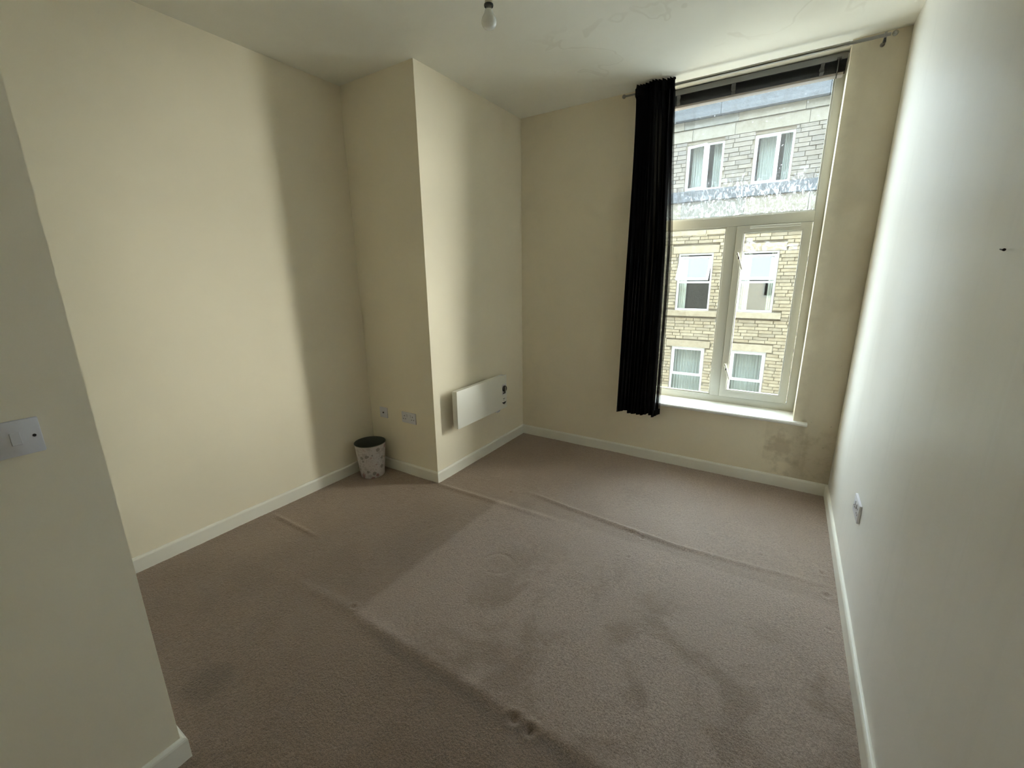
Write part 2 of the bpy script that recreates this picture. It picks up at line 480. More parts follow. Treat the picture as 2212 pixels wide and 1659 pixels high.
# floor: carpet sheet with its ruckled ridges and furniture dents
def make_floor():
    xs = np.concatenate([np.arange(XL - 0.02, W + 0.02, 0.009)])
    ys = np.concatenate([np.arange(0.02, -3.35, -0.009), np.arange(-3.40, YBACK - 0.06, -0.05)])
    X, Y = np.meshgrid(xs, ys)
    Z = np.zeros_like(X)
    def seg(x0, x1, s=0.08):
        return 1 / (1 + np.exp(-(X - x0) / (s / 4))) * 1 / (1 + np.exp((X - x1) / (s / 4)))
    yc = np.interp(X, [0.6, 0.74, 1.0, 1.478, 1.71, 2.23, 2.45], [-1.02, -1.034, -1.075, -1.115, -1.134, -1.09, -1.07])
    amp = np.interp(X, [0.6, 0.8, 1.0, 1.6, 1.9, 2.4], [0, 0.008, 0.012, 0.014, 0.009, 0.004])
    Z += amp * np.exp(-((Y - yc) / 0.018) ** 2) * seg(0.62, 2.42, 0.15)
    Z += 0.008 * np.exp(-((Y + 1.275 - 0.02 * X) / 0.022) ** 2) * seg(0.05, 0.95, 0.25)
    Z += 0.008 * np.exp(-((Y + 2.165) / 0.014) ** 2) * seg(-0.60, -0.2, 0.1)
    Z += 0.007 * np.exp(-((Y + 2.445 + 0.012 * np.sin(X * 9)) / 0.035) ** 2) * seg(0.12, 0.85, 0.2)
    Z += 0.006 * np.exp(-((Y + 2.44) / 0.03) ** 2) * seg(0.7, 2.3, 0.3)
    for (px, py, r, dp) in ((1.446, -2.463, .016, .012), (1.514, -2.467, .016, .012), (1.453, -1.136, .010, .008), (1.525, -1.153, .010, .008),
                            (1.444, -1.361, .009, .006), (1.509, -1.374, .009, .006), (2.133, -.964, .010, .006), (2.408, -.973, .012, .008),
                            (2.414, -1.157, .014, .009), (.556, -1.091, .011, .008), (.52, -2.419, .012, .010), (2.411, -1.401, .010, .005)):
        R = np.hypot(X - px, Y - py)
        Z -= dp * np.exp(-(R / r) ** 2)
        Z += 0.35 * dp * np.exp(-((R - 1.9 * r) / (0.7 * r)) ** 2)
    R = np.hypot(X - .92, Y + 1.79)
    Z -= 0.004 * np.exp(-((R - .083) / .007) ** 2)
    rng = np.random.default_rng(3)
    for k in range(24):
        ax, ay, ph = rng.normal(0, 5), rng.normal(0, 5), rng.uniform(0, 6.28)
        Z += 0.00035 * np.sin(ax * X + ay * Y + ph)
    Z += rng.normal(0, 0.0005, Z.shape)
    ny, nx = X.shape
    co = np.stack([X, Y, Z], -1).reshape(-1, 3).astype(np.float32)
    i = np.arange(nx * ny).reshape(ny, nx)
    q = np.stack([i[1:, :-1], i[1:, 1:], i[:-1, 1:], i[:-1, :-1]], -1).reshape(-1, 4)
    me = bpy.data.meshes.new('floor')
    me.vertices.add(len(co)); me.vertices.foreach_set('co', co.ravel())
    me.loops.add(q.size); me.loops.foreach_set('vertex_index', q.ravel().astype(np.int32))
    me.polygons.add(len(q))
    me.polygons.foreach_set('loop_start', np.arange(0, q.size, 4, dtype=np.int32))
    me.polygons.foreach_set('use_smooth', np.ones(len(q), dtype=bool))
    me.update(); me.validate()
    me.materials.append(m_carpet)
    o = bpy.data.objects.new('floor', me)
    C.objects.link(o)
    return o
floor = struct(make_floor())
tag(floor, 'worn brown carpet with a ruckled ridge and furniture dents', None)

T = 0.12
struct(bx('ceiling', XL - T, W + T, YBACK - T, YO, H, H + 0.15, m_ceil))
struct(bx('wall_left', XL - T, XL, YF - 0.1, YB + 0.1, 0, H, m_wall))
# boxed-out corner: one solid
struct(bx('wall_boxing', XL - T, 0.0, YB, 0.0, 0, H, m_wall))
# window wall
bm = bmesh.new()
grid_holes(bm, [XL - T, W + T], [-0.3, H], [(WX0, WX1, WZ0, H)], 0.0, YO)
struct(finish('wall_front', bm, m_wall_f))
struct(bx('wall_right', W, W + T, YBACK, 0.0, 0, H, m_wall_r))
struct(bx('wall_switch', XL - T, XF, YBACK, YF, 0, H, m_wall))
struct(bx('wall_back', XF, W, YBACK - T, YBACK, 0, H, m_wall))

def skirt(name, p0, p1, nrm, m0=0, m1=0):
    """skirting board along p0->p1, standing out along nrm; ends mitred by m0/m1 (+ outer corner, - inner)"""
    p0, p1, nrm = Vector((*p0, 0)), Vector((*p1, 0)), Vector((*nrm, 0))
    d = (p1 - p0).normalized()
    prof = [(0, 0), (BT, 0), (BT, BH - 0.012), (BT - 0.002, BH - 0.006), (BT - 0.006, BH - 0.001), (BT - 0.010, BH), (0, BH)]
    bm = bmesh.new()
    a = [bm.verts.new(p0 + nrm * t - d * (m0 * t) + Vector((0, 0, z))) for t, z in prof]
    b = [bm.verts.new(p1 + nrm * t + d * (m1 * t) + Vector((0, 0, z))) for t, z in prof]
    n = len(a)
    for k in range(n):
        bm.faces.new((a[k], a[(k + 1) % n], b[(k + 1) % n], b[k]))
    bm.faces.new(a[::-1]); bm.faces.new(b)
    return struct(finish(name, bm, m_skirt))
skirt('baseboard_left', (XL, YB), (XL, YF), (1, 0), -1, -1)
skirt('baseboard_alcove', (XL, YB), (0, YB), (0, -1), -1, 1)
skirt('baseboard_heater', (0, YB), (0, 0), (1, 0), 1, -1)
skirt('baseboard_front', (0, 0), (W, 0), (0, -1), -1, -1)
skirt('baseboard_right', (W, 0), (W, YBACK), (-1, 0), -1, -1)
skirt('baseboard_switch', (XF, YF), (XF, YBACK), (1, 0), 1, -1)
skirt('baseboard_return', (XL, YF), (XF, YF), (0, 1), -1, 1)

# ------------------------------------------------------------------ window
win = empty('window_1', (0, 0, 0), 'tall cream window with a top pane and a lower casement', None, kind='structure')
FY0, FY1 = YW, YW + 0.07
def ring(bm, x0, x1, z0, z1, w, y0, y1, wt=None, wb=None):
    wt = w if wt is None else wt; wb = w if wb is None else wb
    o = [(x0, z0), (x1, z0), (x1, z1), (x0, z1)]
    i = [(x0 + w, z0 + wb), (x1 - w, z0 + wb), (x1 - w, z1 - wt), (x0 + w, z1 - wt)]
    vo = [[bm.verts.new((x, y, z)) for x, z in o] for y in (y0, y1)]
    vi = [[bm.verts.new((x, y, z)) for x, z in i] for y in (y0, y1)]
    for k in range(4):
        j = (k + 1) % 4
        bm.faces.new((vo[0][k], vo[0][j], vi[0][j], vi[0][k]))
        bm.faces.new((vo[1][k], vi[1][k], vi[1][j], vo[1][j]))
        bm.faces.new((vo[0][k], vo[1][k], vo[1][j], vo[0][j]))
        bm.faces.new((vi[0][k], vi[0][j], vi[1][j], vi[1][k]))
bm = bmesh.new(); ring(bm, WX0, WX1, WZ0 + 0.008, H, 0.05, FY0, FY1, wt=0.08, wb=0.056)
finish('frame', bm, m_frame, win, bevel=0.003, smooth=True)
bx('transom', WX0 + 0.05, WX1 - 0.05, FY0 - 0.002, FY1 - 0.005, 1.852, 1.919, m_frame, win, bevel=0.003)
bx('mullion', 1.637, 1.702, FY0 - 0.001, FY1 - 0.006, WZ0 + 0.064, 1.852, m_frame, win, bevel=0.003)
# glazing beads
bm = bmesh.new(); ring(bm, WX0 + 0.05, 1.637, 0.564, 1.852, 0.012, FY0 + 0.012, FY0 + 0.03)
finish('glazing_bead', bm, m_frame, win, bevel=0.002)
bm = bmesh.new(); ring(bm, WX0 + 0.05, WX1 - 0.05, 1.919, 2.72, 0.010, FY0 + 0.012, FY0 + 0.03)
finish('glazing_bead', bm, m_frame, win, bevel=0.002)
bx('pane', WX0 + 0.05, WX1 - 0.05, FY0 + 0.032, FY0 + 0.036, 1.915, 2.725, m_pane_top, win)
bx('pane', WX0 + 0.05, 1.64, FY0 + 0.032, FY0 + 0.036, 0.560, 1.855, m_pane_low, win)
# opening casement
bm = bmesh.new(); ring(bm, 1.704, 2.160, 0.566, 1.850, 0.047, FY0 - 0.010, FY1 - 0.015, wt=0.046, wb=0.052)
cas = finish('casement', bm, m_frame, win, bevel=0.004, smooth=True)
bx('pane', 1.748, 2.116, FY0 + 0.016, FY0 + 0.020, 0.613, 1.807, m_pane_low, cas)
bm = bmesh.new(); ring(bm, 1.750, 2.114, 0.617, 1.805, 0.008, FY0 - 0.002, FY0 + 0.014)
finish('glazing_bead', bm, m_frame, cas, bevel=0.002)
bm = bmesh.new()
prism(bm, [(FY0 - 0.010, 1.826), (FY0 - 0.034, 1.828), (FY0 - 0.038, 1.837), (FY0 - 0.034, 1.845), (FY0 - 0.010, 1.847)], 1.790, 2.094, 'x')
finish('trickle_vent', bm, m_frame, cas, bevel=0.002)
def handle(z):
    bm = bmesh.new()
    y = FY0 - 0.010
    box(bm, 1.717, 1.737, y - 0.010, y, z - 0.028, z + 0.014)
    A = Matrix.Translation((1.727, y - 0.010, z)) @ Matrix.Rotation(PI / 2, 4, 'X')
    lathe(bm, [(0.009, 0), (0.009, 0.016), (0.006, 0.019)], 16, A, True, True)
    d = Vector((0.34, 0, -0.94)).normalized()
    p = Vector((1.727, y - 0.022, z + 0.004))
    tube(bm, [p - d * 0.008, p, p + d * 0.05, p + d * 0.125], [0.006, 0.008, 0.007, 0.0055], 10)
    o = finish('handle', bm, m_frame, cas, smooth=True)
    bm = bmesh.new()
    q = p + d * 0.035 + Vector((0, -0.0072, 0))
    box(bm, q.x - 0.004, q.x + 0.004, q.y - 0.0012, q.y + 0.003, q.z - 0.008, q.z + 0.008)
    finish('lock_button', bm, m_black, cas)
    return o
handle(1.655); handle(0.822)
# sill board
bm = bmesh.new()
box(bm, WX0, WX1, -0.002, FY0 + 0.001, WZ0 - 0.012, WZ0 + 0.012)
prism(bm, [(0.0, 0.488), (-0.030, 0.488), (-0.036, 0.494), (-0.037, 0.504), (-0.032, 0.511), (0.0, 0.512)], WX0 - 0.08, WX1 + 0.083, 'x')
finish('sill', bm, m_sill, win)

# ------------------------------------------------------------------ our building outside and the street
bm = bmesh.new()
grid_holes(bm, [-24, 26], [-6.5, 10.0], [(XL - T, W + T, -0.3, H + 0.15)], YO - 0.15, YO)
struct(finish('wall_street', bm, m_out))
bx('ground', -60, 60, YO, D + 60, -6.7, -6.5, m_road)['kind'] = 'structure'

# ------------------------------------------------------------------ stone building across the street
bld = empty('stone_building', (0.6, D, -6.5), 'sandstone terrace with white windows seen through the window across the street', 'building')
def part(o):
    o.parent = bld
    o.matrix_parent_inverse = Matrix.Translation((-0.6, -D, 6.5))
    return o
BX0_, BX1_ = -3.9, 3.5  # terrace cut short out of view so sky light enters the room
LX = (-0.53, 0.325); RX = (0.975, 1.772)
WINS = []
for k, dx in enumerate((-3.05, 0, 3.05)):
    for X in (LX, RX):
        if X[1] + dx > BX1_ - .3: continue
        WINS.append((X[0] + dx, X[1] + dx, -1.95, -0.45, 'low', dx, X is LX))
        WINS.append((X[0] + dx, X[1] + dx, 0.55, 2.03, 'mid', dx, X is LX))
        WINS.append((X[0] + dx, X[1] + dx, 3.56, 4.64, 'top', dx, X is LX))
bm = bmesh.new()
grid_holes(bm, [BX0_, BX1_], [-6.5, 5.17], [w[:4] for w in WINS], D, D + 0.3)
part(finish('wall', bm, m_mortar))
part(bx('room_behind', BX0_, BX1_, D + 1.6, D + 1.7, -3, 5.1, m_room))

# stones
unit = bmesh.new()
vb = [unit.verts.new((x, 0, z)) for x, z in ((-.5, -.5), (.5, -.5), (.5, .5), (-.5, .5))]
vf = [unit.verts.new((x * .985, -1, z * .95)) for x, z in ((-.5, -.5), (.5, -.5), (.5, .5), (-.5, .5))]
unit.faces.new(vf)
for k in range(4):
    unit.faces.new((vb[k], vb[(k + 1) % 4], vf[(k + 1) % 4], vf[k]))
def unit_mesh(name, mat):
    me = bpy.data.meshes.new(name); unit.to_mesh(me); me.materials.append(mat); return me
me_stone, me_stone_up = unit_mesh('stone', m_stone), unit_mesh('stone_grey', m_stone_up)
def blocked(x0, x1, z0, z1, rects):
    return [r for r in rects if r[0] < x1 - .005 and r[1] > x0 + .005 and r[2] < z1 - .005 and r[3] > z0 + .005]
rects = [(w[0] - .004, w[1] + .004, w[2], w[3]) for w in WINS]
for w in WINS:
    if w[4] in ('mid', 'low'):
        rects.append((w[0] - .15, w[1] + .13, w[3], w[3] + .19))     # lintel
        rects.append((w[0] - .24, w[1] + .21, w[2] - .155, w[2]))    # sill
rng = random.Random(11)
stones = []
def course(z0, z1, x0, x1, lo, hi, up):
    x = x0 + rng.uniform(-.2, 0)
    while x < x1:
        L = rng.uniform(lo, hi)
        a, b = x, x + L
        x = b
        segs = [(a, b)]
        for r in blocked(a, b, z0, z1, rects):
            ns = []
            for s in segs:
                if r[1] <= s[0] or r[0] >= s[1]: ns.append(s); continue
                if r[0] > s[0]: ns.append((s[0], r[0]))
                if r[1] < s[1]: ns.append((r[1], s[1]))
            segs = ns
        for s in segs:
            if s[1] - s[0] > .05:
                stones.append((s[0] + .005, s[1] - .005, z0 + .004, z1 - .004, up))
z = -2.9
while z < 2.47:
    course(z, z + .0835, BX0_ + .03, BX1_ - .03, .17, .40, False); z += .0835
z = 3.56
while z < 4.65:
    hh = min(rng.uniform(.085, .11), 4.71 - z)
    if 4.71 - z - hh < .05: hh = 4.71 - z
    course(z, z + hh, BX0_ + .03, BX1_ - .03, .2, .5, True); z += hh
def in_view(s):
    return -1.0 < s[0] and s[1] < 2.55 and -1.8 < s[2] and not (s[2] > 2.55 and s[3] < 2.9)
vis = [s for s in stones if in_view(s)]
vis.sort(key=lambda s: -(s[1] - s[0]) * (s[3] - s[2]))
own = set(vis[:300])
bms = {False: bmesh.new(), True: bmesh.new()}
for s in stones:
    dep = .028 + rng.uniform(-.008, .010)
    if s in own:
        o = bpy.data.objects.new('stone', me_stone_up if s[4] else me_stone)
        o.location = ((s[0] + s[1]) / 2, D, (s[2] + s[3]) / 2)
        o.scale = (s[1] - s[0], dep, s[3] - s[2])
        C.objects.link(o); part(o)
    else:
        b = bms[s[4]]
        cx, cz, sx, sz = (s[0] + s[1]) / 2, (s[2] + s[3]) / 2, s[1] - s[0], s[3] - s[2]
        v0 = [b.verts.new((cx + v.co.x * sx, D + v.co.y * dep, cz + v.co.z * sz)) for v in vb]
        v1 = [b.verts.new((cx + v.co.x * sx, D + v.co.y * dep, cz + v.co.z * sz)) for v in vf]
        b.faces.new(v1)
        for k in range(4):
            b.faces.new((v0[k], v0[(k + 1) % 4], v1[(k + 1) % 4], v1[k]))
unit.free()
part(finish('small_stones', bms[False], m_stone_i))['kind'] = 'stuff'
part(finish('small_grey_stones', bms[True], m_stone_up_i))['kind'] = 'stuff'

# dressed bands: string course, ashlar frieze, cornice
def blocks(name, z0, z1, y0, joints, mat, gap=.006):
    for a, b in zip(joints, joints[1:]):
        if b < -3.2 or a > 4.8: continue
        part(bx(name, a + gap / 2, b - gap / 2, D - y0, D + .05, z0 + .003, z1 - .003, mat, bevel=.004, seg=1))
blocks('frieze_block', 4.712, 4.985, .035, [-3.9, -2.2, -.42, .53, 2.0, 3.5, 5.0], m_ashlar)
blocks('cornice_block', 4.988, 5.17, .07, [-3.4, -2.0, -.63, .58, 1.90, 3.2, 5.0], m_ashlar)
blocks('sooty_cornice', 5.172, 5.52, .20, [-3.8, -1.6, .2, 2.3, 4.9], m_soot)
blocks('band_block', 2.90, 3.295, .05, [-3.3, -1.9, -.55, .9, 2.2, 3.6, 5.0], m_ashlar)
blocks('sooty_string_course', 3.298, 3.555, .10, [-3.6, -1.2, .25, 1.6, 3.1, 4.9], m_soot)
blocks('plat_band', 2.475, 2.90, .04, [-3.0, -1.4, .1, 1.4, 2.8, 4.9], m_lintel)
bm = bmesh.new()
prism(bm, [(D - .2, 5.53), (D + 4, 7.4), (D + 4, 5.4), (D, 5.2)], BX0_, BX1_, 'x')
part(finish('roof', bm, m_slate))
part(bx('gable_wall', BX0_, BX0_ + .3, D + .3, D + 8, -6.5, 5.4, m_mortar)); part(bx('gable_wall', BX1_ - .3, BX1_, D + .3, D + 8, -6.5, 5.4, m_mortar))

def frame_ring(name, x0, x1, z0, z1, w, y0, y1, parent, mat=m_upvc):
    bm = bmesh.new(); ring(bm, x0, x1, z0, z1, w, y0, y1)
    return finish(name, bm, mat, parent, bevel=.004)
def folds(name, x0, x1, z0, z1, y, amp, n, mat, parent):
    bm = bmesh.new()
    N = n * 8
    row = [[], []]
    for k in range(N + 1):
        t = k / N
        yy = y + amp * math.sin(t * n * 2 * PI) + .3 * amp * math.sin(t * n * 5.3 + 1)
        for j, zz in ((0, z0), (1, z1)):
            row[j].append(bm.verts.new((x0 + (x1 - x0) * t, yy, zz)))
    for k in range(N):
        bm.faces.new((row[0][k], row[0][k + 1], row[1][k + 1], row[1][k]))
    return finish(name, bm, mat, parent, smooth=True)
def sash(x0, x1, z0, z1, w, hinge, ang, parent, slide=0.0):
    """glazed opening sash, its frame the sub-part 'sash' and its glass a 'pane'"""
    bm = bmesh.new(); ring(bm, x0, x1, z0, z1, w, D + .02, D + .07)
    s = finish('sash', bm, m_upvc, parent, bevel=.004)
    p = bx('pane', x0 + w - .005, x1 - w + .005, D + .04, D + .046, z0 + w - .005, z1 - w + .005, m_pane_far, parent)
    if hinge == 'top':
        piv = Vector(((x0 + x1) / 2, D + .045, z1)); A = Matrix.Rotation(ang, 4, 'X')
        Mx = Matrix.Translation(piv + Vector((0, 0, -slide))) @ A @ Matrix.Translation(-piv)
    elif hinge == 'left':
        piv = Vector((x0, D + .045, z0)); A = Matrix.Rotation(ang, 4, 'Z')
        Mx = Matrix.Translation(piv) @ A @ Matrix.Translation(-piv)
    else:
        Mx = Matrix.Identity(4)
    for o in (s, p): o.data.transform(Mx)
for (x0, x1, z0, z1, kind, dx, isL) in WINS:
    pass
    bm = bmesh.new(); ring(bm, x0, x1, z0, z1, .045, D + .03, D + .10)
    if kind == 'mid':
        box(bm, x0 + .045, x1 - .045, D + .035, D + .095, 1.268, 1.315)
    elif kind == 'low':
        box(bm, x0 + .045, x1 - .045, D + .035, D + .095, -1.255, -1.205)
    else:
        mx = x0 + .46
        box(bm, mx, mx + .055, D + .035, D + .095, z0 + .045, z1 - .045)
    w = part(finish('window', bm, m_upvc, None, bevel=.004))
    if kind == 'mid':
        sash(x0 + .03, x1 - .03, 1.30, 2.00, .055, 'top', -math.radians(34), w, .06)
        bx('pane', x0 + .04, x1 - .04, D + .06, D + .066, z0 + .04, 1.27, m_pane_far, w)
        folds('window_curtain', x0 + .02, x0 + .22, z0, z1 - .02, D + .20, .018, 4, m_drape, w)
        if not isL: folds('window_curtain', x1 - .16, x1 - .02, z0, z1 - .02, D + .20, .018, 3, m_drape, w)
    elif kind == 'low':
        sash(x0 + .03, x1 - .03, -1.235, z1 + -.03, .05, None, 0, w)
        bx('pane', x0 + .04, x1 - .04, D + .06, D + .066, z0 + .04, -1.25, m_pane_far, w)
        folds('net_curtain', x0 + .02, x1 - .02, z0, z1 - .02, D + .22, .014, 11, m_netc, w)
    else:
        mx = x0 + .46
        sash(x0 + .02, mx + .03, z0 + .025, z1 - .025, .05, 'left' if isL else None, -math.radians(17), w)
        bx('pane', mx + .05, x1 - .04, D + .06, D + .066, z0 + .04, z1 - .04, m_pane_far, w)
        folds('net_curtain', x0 + .10, mx - .02, z0, z1, D + .25, .012, 6, m_netc, w)
        folds('net_curtain', mx + .14, x1 - .02, z0, z1, D + .25, .012, 5, m_netc, w)
    if kind in ('mid', 'low'):
        part(bx('lintel', x0 - .145, x1 + .125, D - .030, D + .10, z1 + .003, z1 + .186, m_lintel, bevel=.004, seg=1))
        part(bx('window_sill', x0 - .235, x1 + .205, D - .075, D + .06, z0 - .15, z0 - .005, m_lintel, bevel=.006, seg=1))

# ------------------------------------------------------------------ raised venetian blind
bl = empty('venetian_blind', (1.67, 0.15, H), 'raised black venetian blind bunched at the top of the window', 'blind')
def bpart(o):
    o.parent = bl; o.matrix_parent_inverse = Matrix.Translation((-1.67, -0.15, -H)); return o
BX0, BX1 = WX0 + 0.008, WX1 - 0.006
bm = bmesh.new()
prism(bm, [(0.128, 2.756), (0.128, 2.778), (0.132, 2.778), (0.132, 2.792), (0.182, 2.792), (0.182, 2.756)], BX0, BX1, 'x')
bpart(finish('headrail', bm, m_blind_g))
for k in range(15):
    z = 2.692 + k * 0.0041
    bm = bmesh.new()
    y0, y1 = 0.128 + rng.uniform(-.003, .003), 0.182
    a = [bm.verts.new((x, y, z + dz)) for x in (BX0 + .004, BX1 - .004) for y, dz in ((y0, 0), ((y0 + y1) / 2, .003), (y1, 0))]
    b = [bm.verts.new((x, y, z + dz + .0008)) for x in (BX0 + .004, BX1 - .004) for y, dz in ((y0, 0), ((y0 + y1) / 2, .003), (y1, 0))]
    for v in (a, b):
        bm.faces.new((v[0], v[3], v[4], v[1])); bm.faces.new((v[1], v[4], v[5], v[2]))
    bm.faces.new((a[0], b[0], b[3], a[3])); bm.faces.new((a[2], a[5], b[5], b[2]))
    bpart(finish('slat', bm, m_blind))
bpart(bx('bottom_rail', BX0 + .003, BX1 - .012, 0.127, 0.182, 2.674, 2.689, m_brail, bevel=.003))
for x in (1.247, 1.60, 2.085):
    bm = bmesh.new()
    pts = [(0.124, 2.757), (0.118, 2.735), (0.123, 2.72), (0.116, 2.705), (0.123, 2.688)]
    pr = None
    for y, z in pts:
        c = (bm.verts.new((x - .011 + rng.uniform(-.004, .004), y, z)), bm.verts.new((x + .011 + rng.uniform(-.004, .004), y, z)))
        if pr: bm.faces.new((pr[0], pr[1], c[1], c[0]))
        pr = c
    bpart(finish('ladder_tape', bm, m_tape))
bm = bmesh.new(); tube(bm, [(2.165, .120, 2.765), (2.165, .118, 2.70), (2.163, .117, 2.655)], .003, 8)
box(bm, 2.155, 2.178, .118, .130, 2.758, 2.768)
bpart(finish('tilt_wand', bm, m_tape, smooth=False))

# ------------------------------------------------------------------ curtain pole and curtain
PY, PZ = -0.09, 2.750
pole = empty('curtain_pole', (1.65, PY, PZ), 'slim steel curtain pole with ball ends above the window', 'curtain pole')
def ppart(o):
    o.parent = pole; o.matrix_parent_inverse = Matrix.Translation((-1.65, -PY, -PZ)); return o
bm = bmesh.new(); tube(bm, [(1.10, PY, PZ), (2.20, PY, PZ)], .0105, 16); ppart(finish('rod', bm, m_steel, smooth=True))
bm = bmesh.new(); tube(bm, [(0.93, PY, PZ), (1.12, PY, PZ)], .0065, 12); ppart(finish('inner_rod', bm, m_steel, smooth=True))
bm = bmesh.new(); tube(bm, [(2.19, PY, PZ), (2.375, PY, PZ)], .0085, 12); ppart(finish('inner_rod', bm, m_steel, smooth=True))
for x in (0.918, 2.392):
    bm = bmesh.new(); bmesh.ops.create_uvsphere(bm, u_segments=20, v_segments=12, radius=.0135, matrix=Matrix.Translation((x, PY, PZ)))
    ppart(finish('finial', bm, m_steel, smooth=True))
for x in (1.03, 2.352):
    bm = bmesh.new()
    tube(bm, [(x, 0, PZ - .012), (x, PY + .01, PZ - .012), (x, PY, PZ - .010)], .006, 10)
    lathe(bm, [(.011, 0), (.011, .004), (.008, .008)], 20, Matrix.Translation((x, 0, PZ - .012)) @ Matrix.Rotation(PI / 2, 4, 'X'), True, True)
    tube(bm, [(x - .006, PY, PZ), (x + .006, PY, PZ)], .0145, 14)
    ppart(finish('bracket', bm, m_steel, smooth=True))
    bm = bmesh.new(); tube(bm, [(x, PY, PZ - .008), (x, PY, PZ - .034)], [.005, .007], 10)
    ppart(finish('thumbscrew', bm, m_black, smooth=True))

cur = empty('curtain', (1.14, PY, 0.42), 'black net curtain bunched at the left side of the window', 'curtain')
def drape_mesh(zlist, name, mat, off=0.0):
    bm = bmesh.new()
    nf, seg = 12, 12
    N = nf * seg
    rows = []
    rg = random.Random(5)
    ph = [rg.uniform(-.5, .5) for _ in range(nf + 2)]
    am = [rg.uniform(.7, 1.25) for _ in range(nf + 2)]
    for z in zlist:
        t = (2.795 - z) / 2.375
        xa = 1.000 + (-.020) * t + .012 * math.sin(3.1 * t)
        xb = 1.268 + .052 * min(1, t * 2.2)
        r = []
        for k in range(N + 1):
            u = k / N
            i = min(int(u * nf), nf - 1)
            A = (.034 + .014 * t) * am[i] * (1.0 if u < .9 else .6)
            yy = PY + A * math.sin(2 * PI * (u * nf) + ph[i] * .4 * math.sin(PI * (u * nf - i))) + .010 * math.sin(u * 9 + 5 * t)
            xx = xa + (xb - xa) * u + .012 * math.sin(4 * PI * u * nf + 1.2) * (.4 + .6 * t) + .004 * math.sin(7 * t + u * 17)
            zz = z
            if z < .6: zz = z - .012 * math.sin(u * 23) * (1 - (z - .40) / .2) + .018 * (abs(u - .5) * 2 - .7) * (u < .5)
            if 2.722 < z < 2.782: yy = min(yy, PY - .015)     # the cloth passes in front of the pole
            r.append(bm.verts.new((xx, yy - off, zz)))
        rows.append(r)
    for a, b in zip(rows, rows[1:]):
        for k in range(N):
            bm.faces.new((a[k], a[k + 1], b[k + 1], b[k]))
    return finish(name, bm, mat, None, smooth=True)
def cpart(o):
    o.parent = cur; o.matrix_parent_inverse = Matrix.Translation((-1.14, -PY, -0.42)); return o
cpart(drape_mesh([2.795, 2.785, 2.775, 2.75, 2.728, 2.715] + [2.69 - 2.245 * k / 40 for k in range(41)], 'drape', m_net))
cpart(drape_mesh([.475, .45, .425], 'hem', m_hem, .0012))
cpart(drape_mesh([2.796, 2.785, 2.775, 2.75, 2.73], 'heading_tape', m_hem, .0015))

# ------------------------------------------------------------------ panel heater
ht = empty('panel_heater', (0.0, -0.77, 0.55), 'slim white electric panel heater on the boxed-out wall', 'heater')
def hpart(o):
    o.parent = ht; o.matrix_parent_inverse = Matrix.Translation((0, .77, -.55)); return o
HY0, HY1, HZ0, HZ1 = -1.108, -0.435, 0.402, 0.695
hpart(bx('body', .048, .098, HY0 + .006, HY1 - .006, HZ0, HZ1 - .004, m_heater, bevel=.005))
hpart(bx('front_panel', .094, .101, HY0, HY1, HZ0 - .002, HZ1, m_heater, bevel=.003))
for y in (HY0 + .12, HY1 - .14):
    hpart(bx('bracket', 0, .05, y - .02, y + .02, HZ0 + .03, HZ1 - .03, m_plastic_g))
hpart(bx('control_plate', .1005, .1025, -.508, -.448, .525, .615, m_plastic, bevel=.001))
A = Matrix.Translation((.1025, -.478, .576)) @ Matrix.Rotation(PI / 2, 4, 'Y')
bm = bmesh.new(); lathe(bm, [(.028, 0), (.0275, .010), (.024, .013)], 28, A, True, True)
hpart(finish('dial', bm, m_black, smooth=True))
hpart(bx('dial_grip', .113, .119, -.481, -.475, .556, .596, m_plastic_g, bevel=.001))
hpart(bx('rocker_switch', .1025, .107, -.496, -.462, .533, .543, m_black, bevel=.001))
bm = bmesh.new()                      # crescent mark low on the front
o_, i_ = [], []
for k in range(15):
    a = math.radians(200 + 140 * k / 14)
    o_.append((-.478 + .036 * math.cos(a), .478 + .040 * math.sin(a)))
    i_.append((-.478 + .036 * math.cos(a), .478 + (.040 - .019 * math.sin(PI * k / 14)) * math.sin(a)))
vs = [[bm.verts.new((x, y, z)) for y, z in L] for x in (.101, .1018) for L in (o_, i_)]
for k in range(14):
    bm.faces.new((vs[2][k], vs[2][k + 1], vs[3][k + 1], vs[3][k]))
    bm.faces.new((vs[0][k], vs[0][k + 1], vs[2][k + 1], vs[2][k]))
hpart(finish('crescent_mark', bm, m_black))
hpart(bx('small_mark', .101, .1016, -.494, -.466, .484, .489, m_black))
hpart(bx('small_mark', .101, .1016, -.486, -.476, .472, .476, m_black))

pl = empty('plug', (0, -.48, .37), 'white plug poking out below the panel heater', 'plug')
bm = bmesh.new()
out = [(-.525, .41)] + [(-.480 + .045 * math.cos(a), .375 + .026 * math.sin(a)) for a in [PI + PI * k / 10 for k in range(11)]] + [(-.435, .41)]
prism(bm, out, .004, .034, 'x')
o = finish('plug_body', bm, m_plastic, None, bevel=.005, smooth=True); o.parent = pl; o.matrix_parent_inverse = Matrix.Translation((0, .48, -.37))
bm = bmesh.new(); tube(bm, [(.036, -.450, .405), (.042, -.452, .372), (.040, -.470, .356), (.034, -.490, .352)], .0035, 8)
o = finish('flex', bm, m_plastic, None, smooth=True); o.parent = pl; o.matrix_parent_inverse = Matrix.Translation((0, .48, -.37))

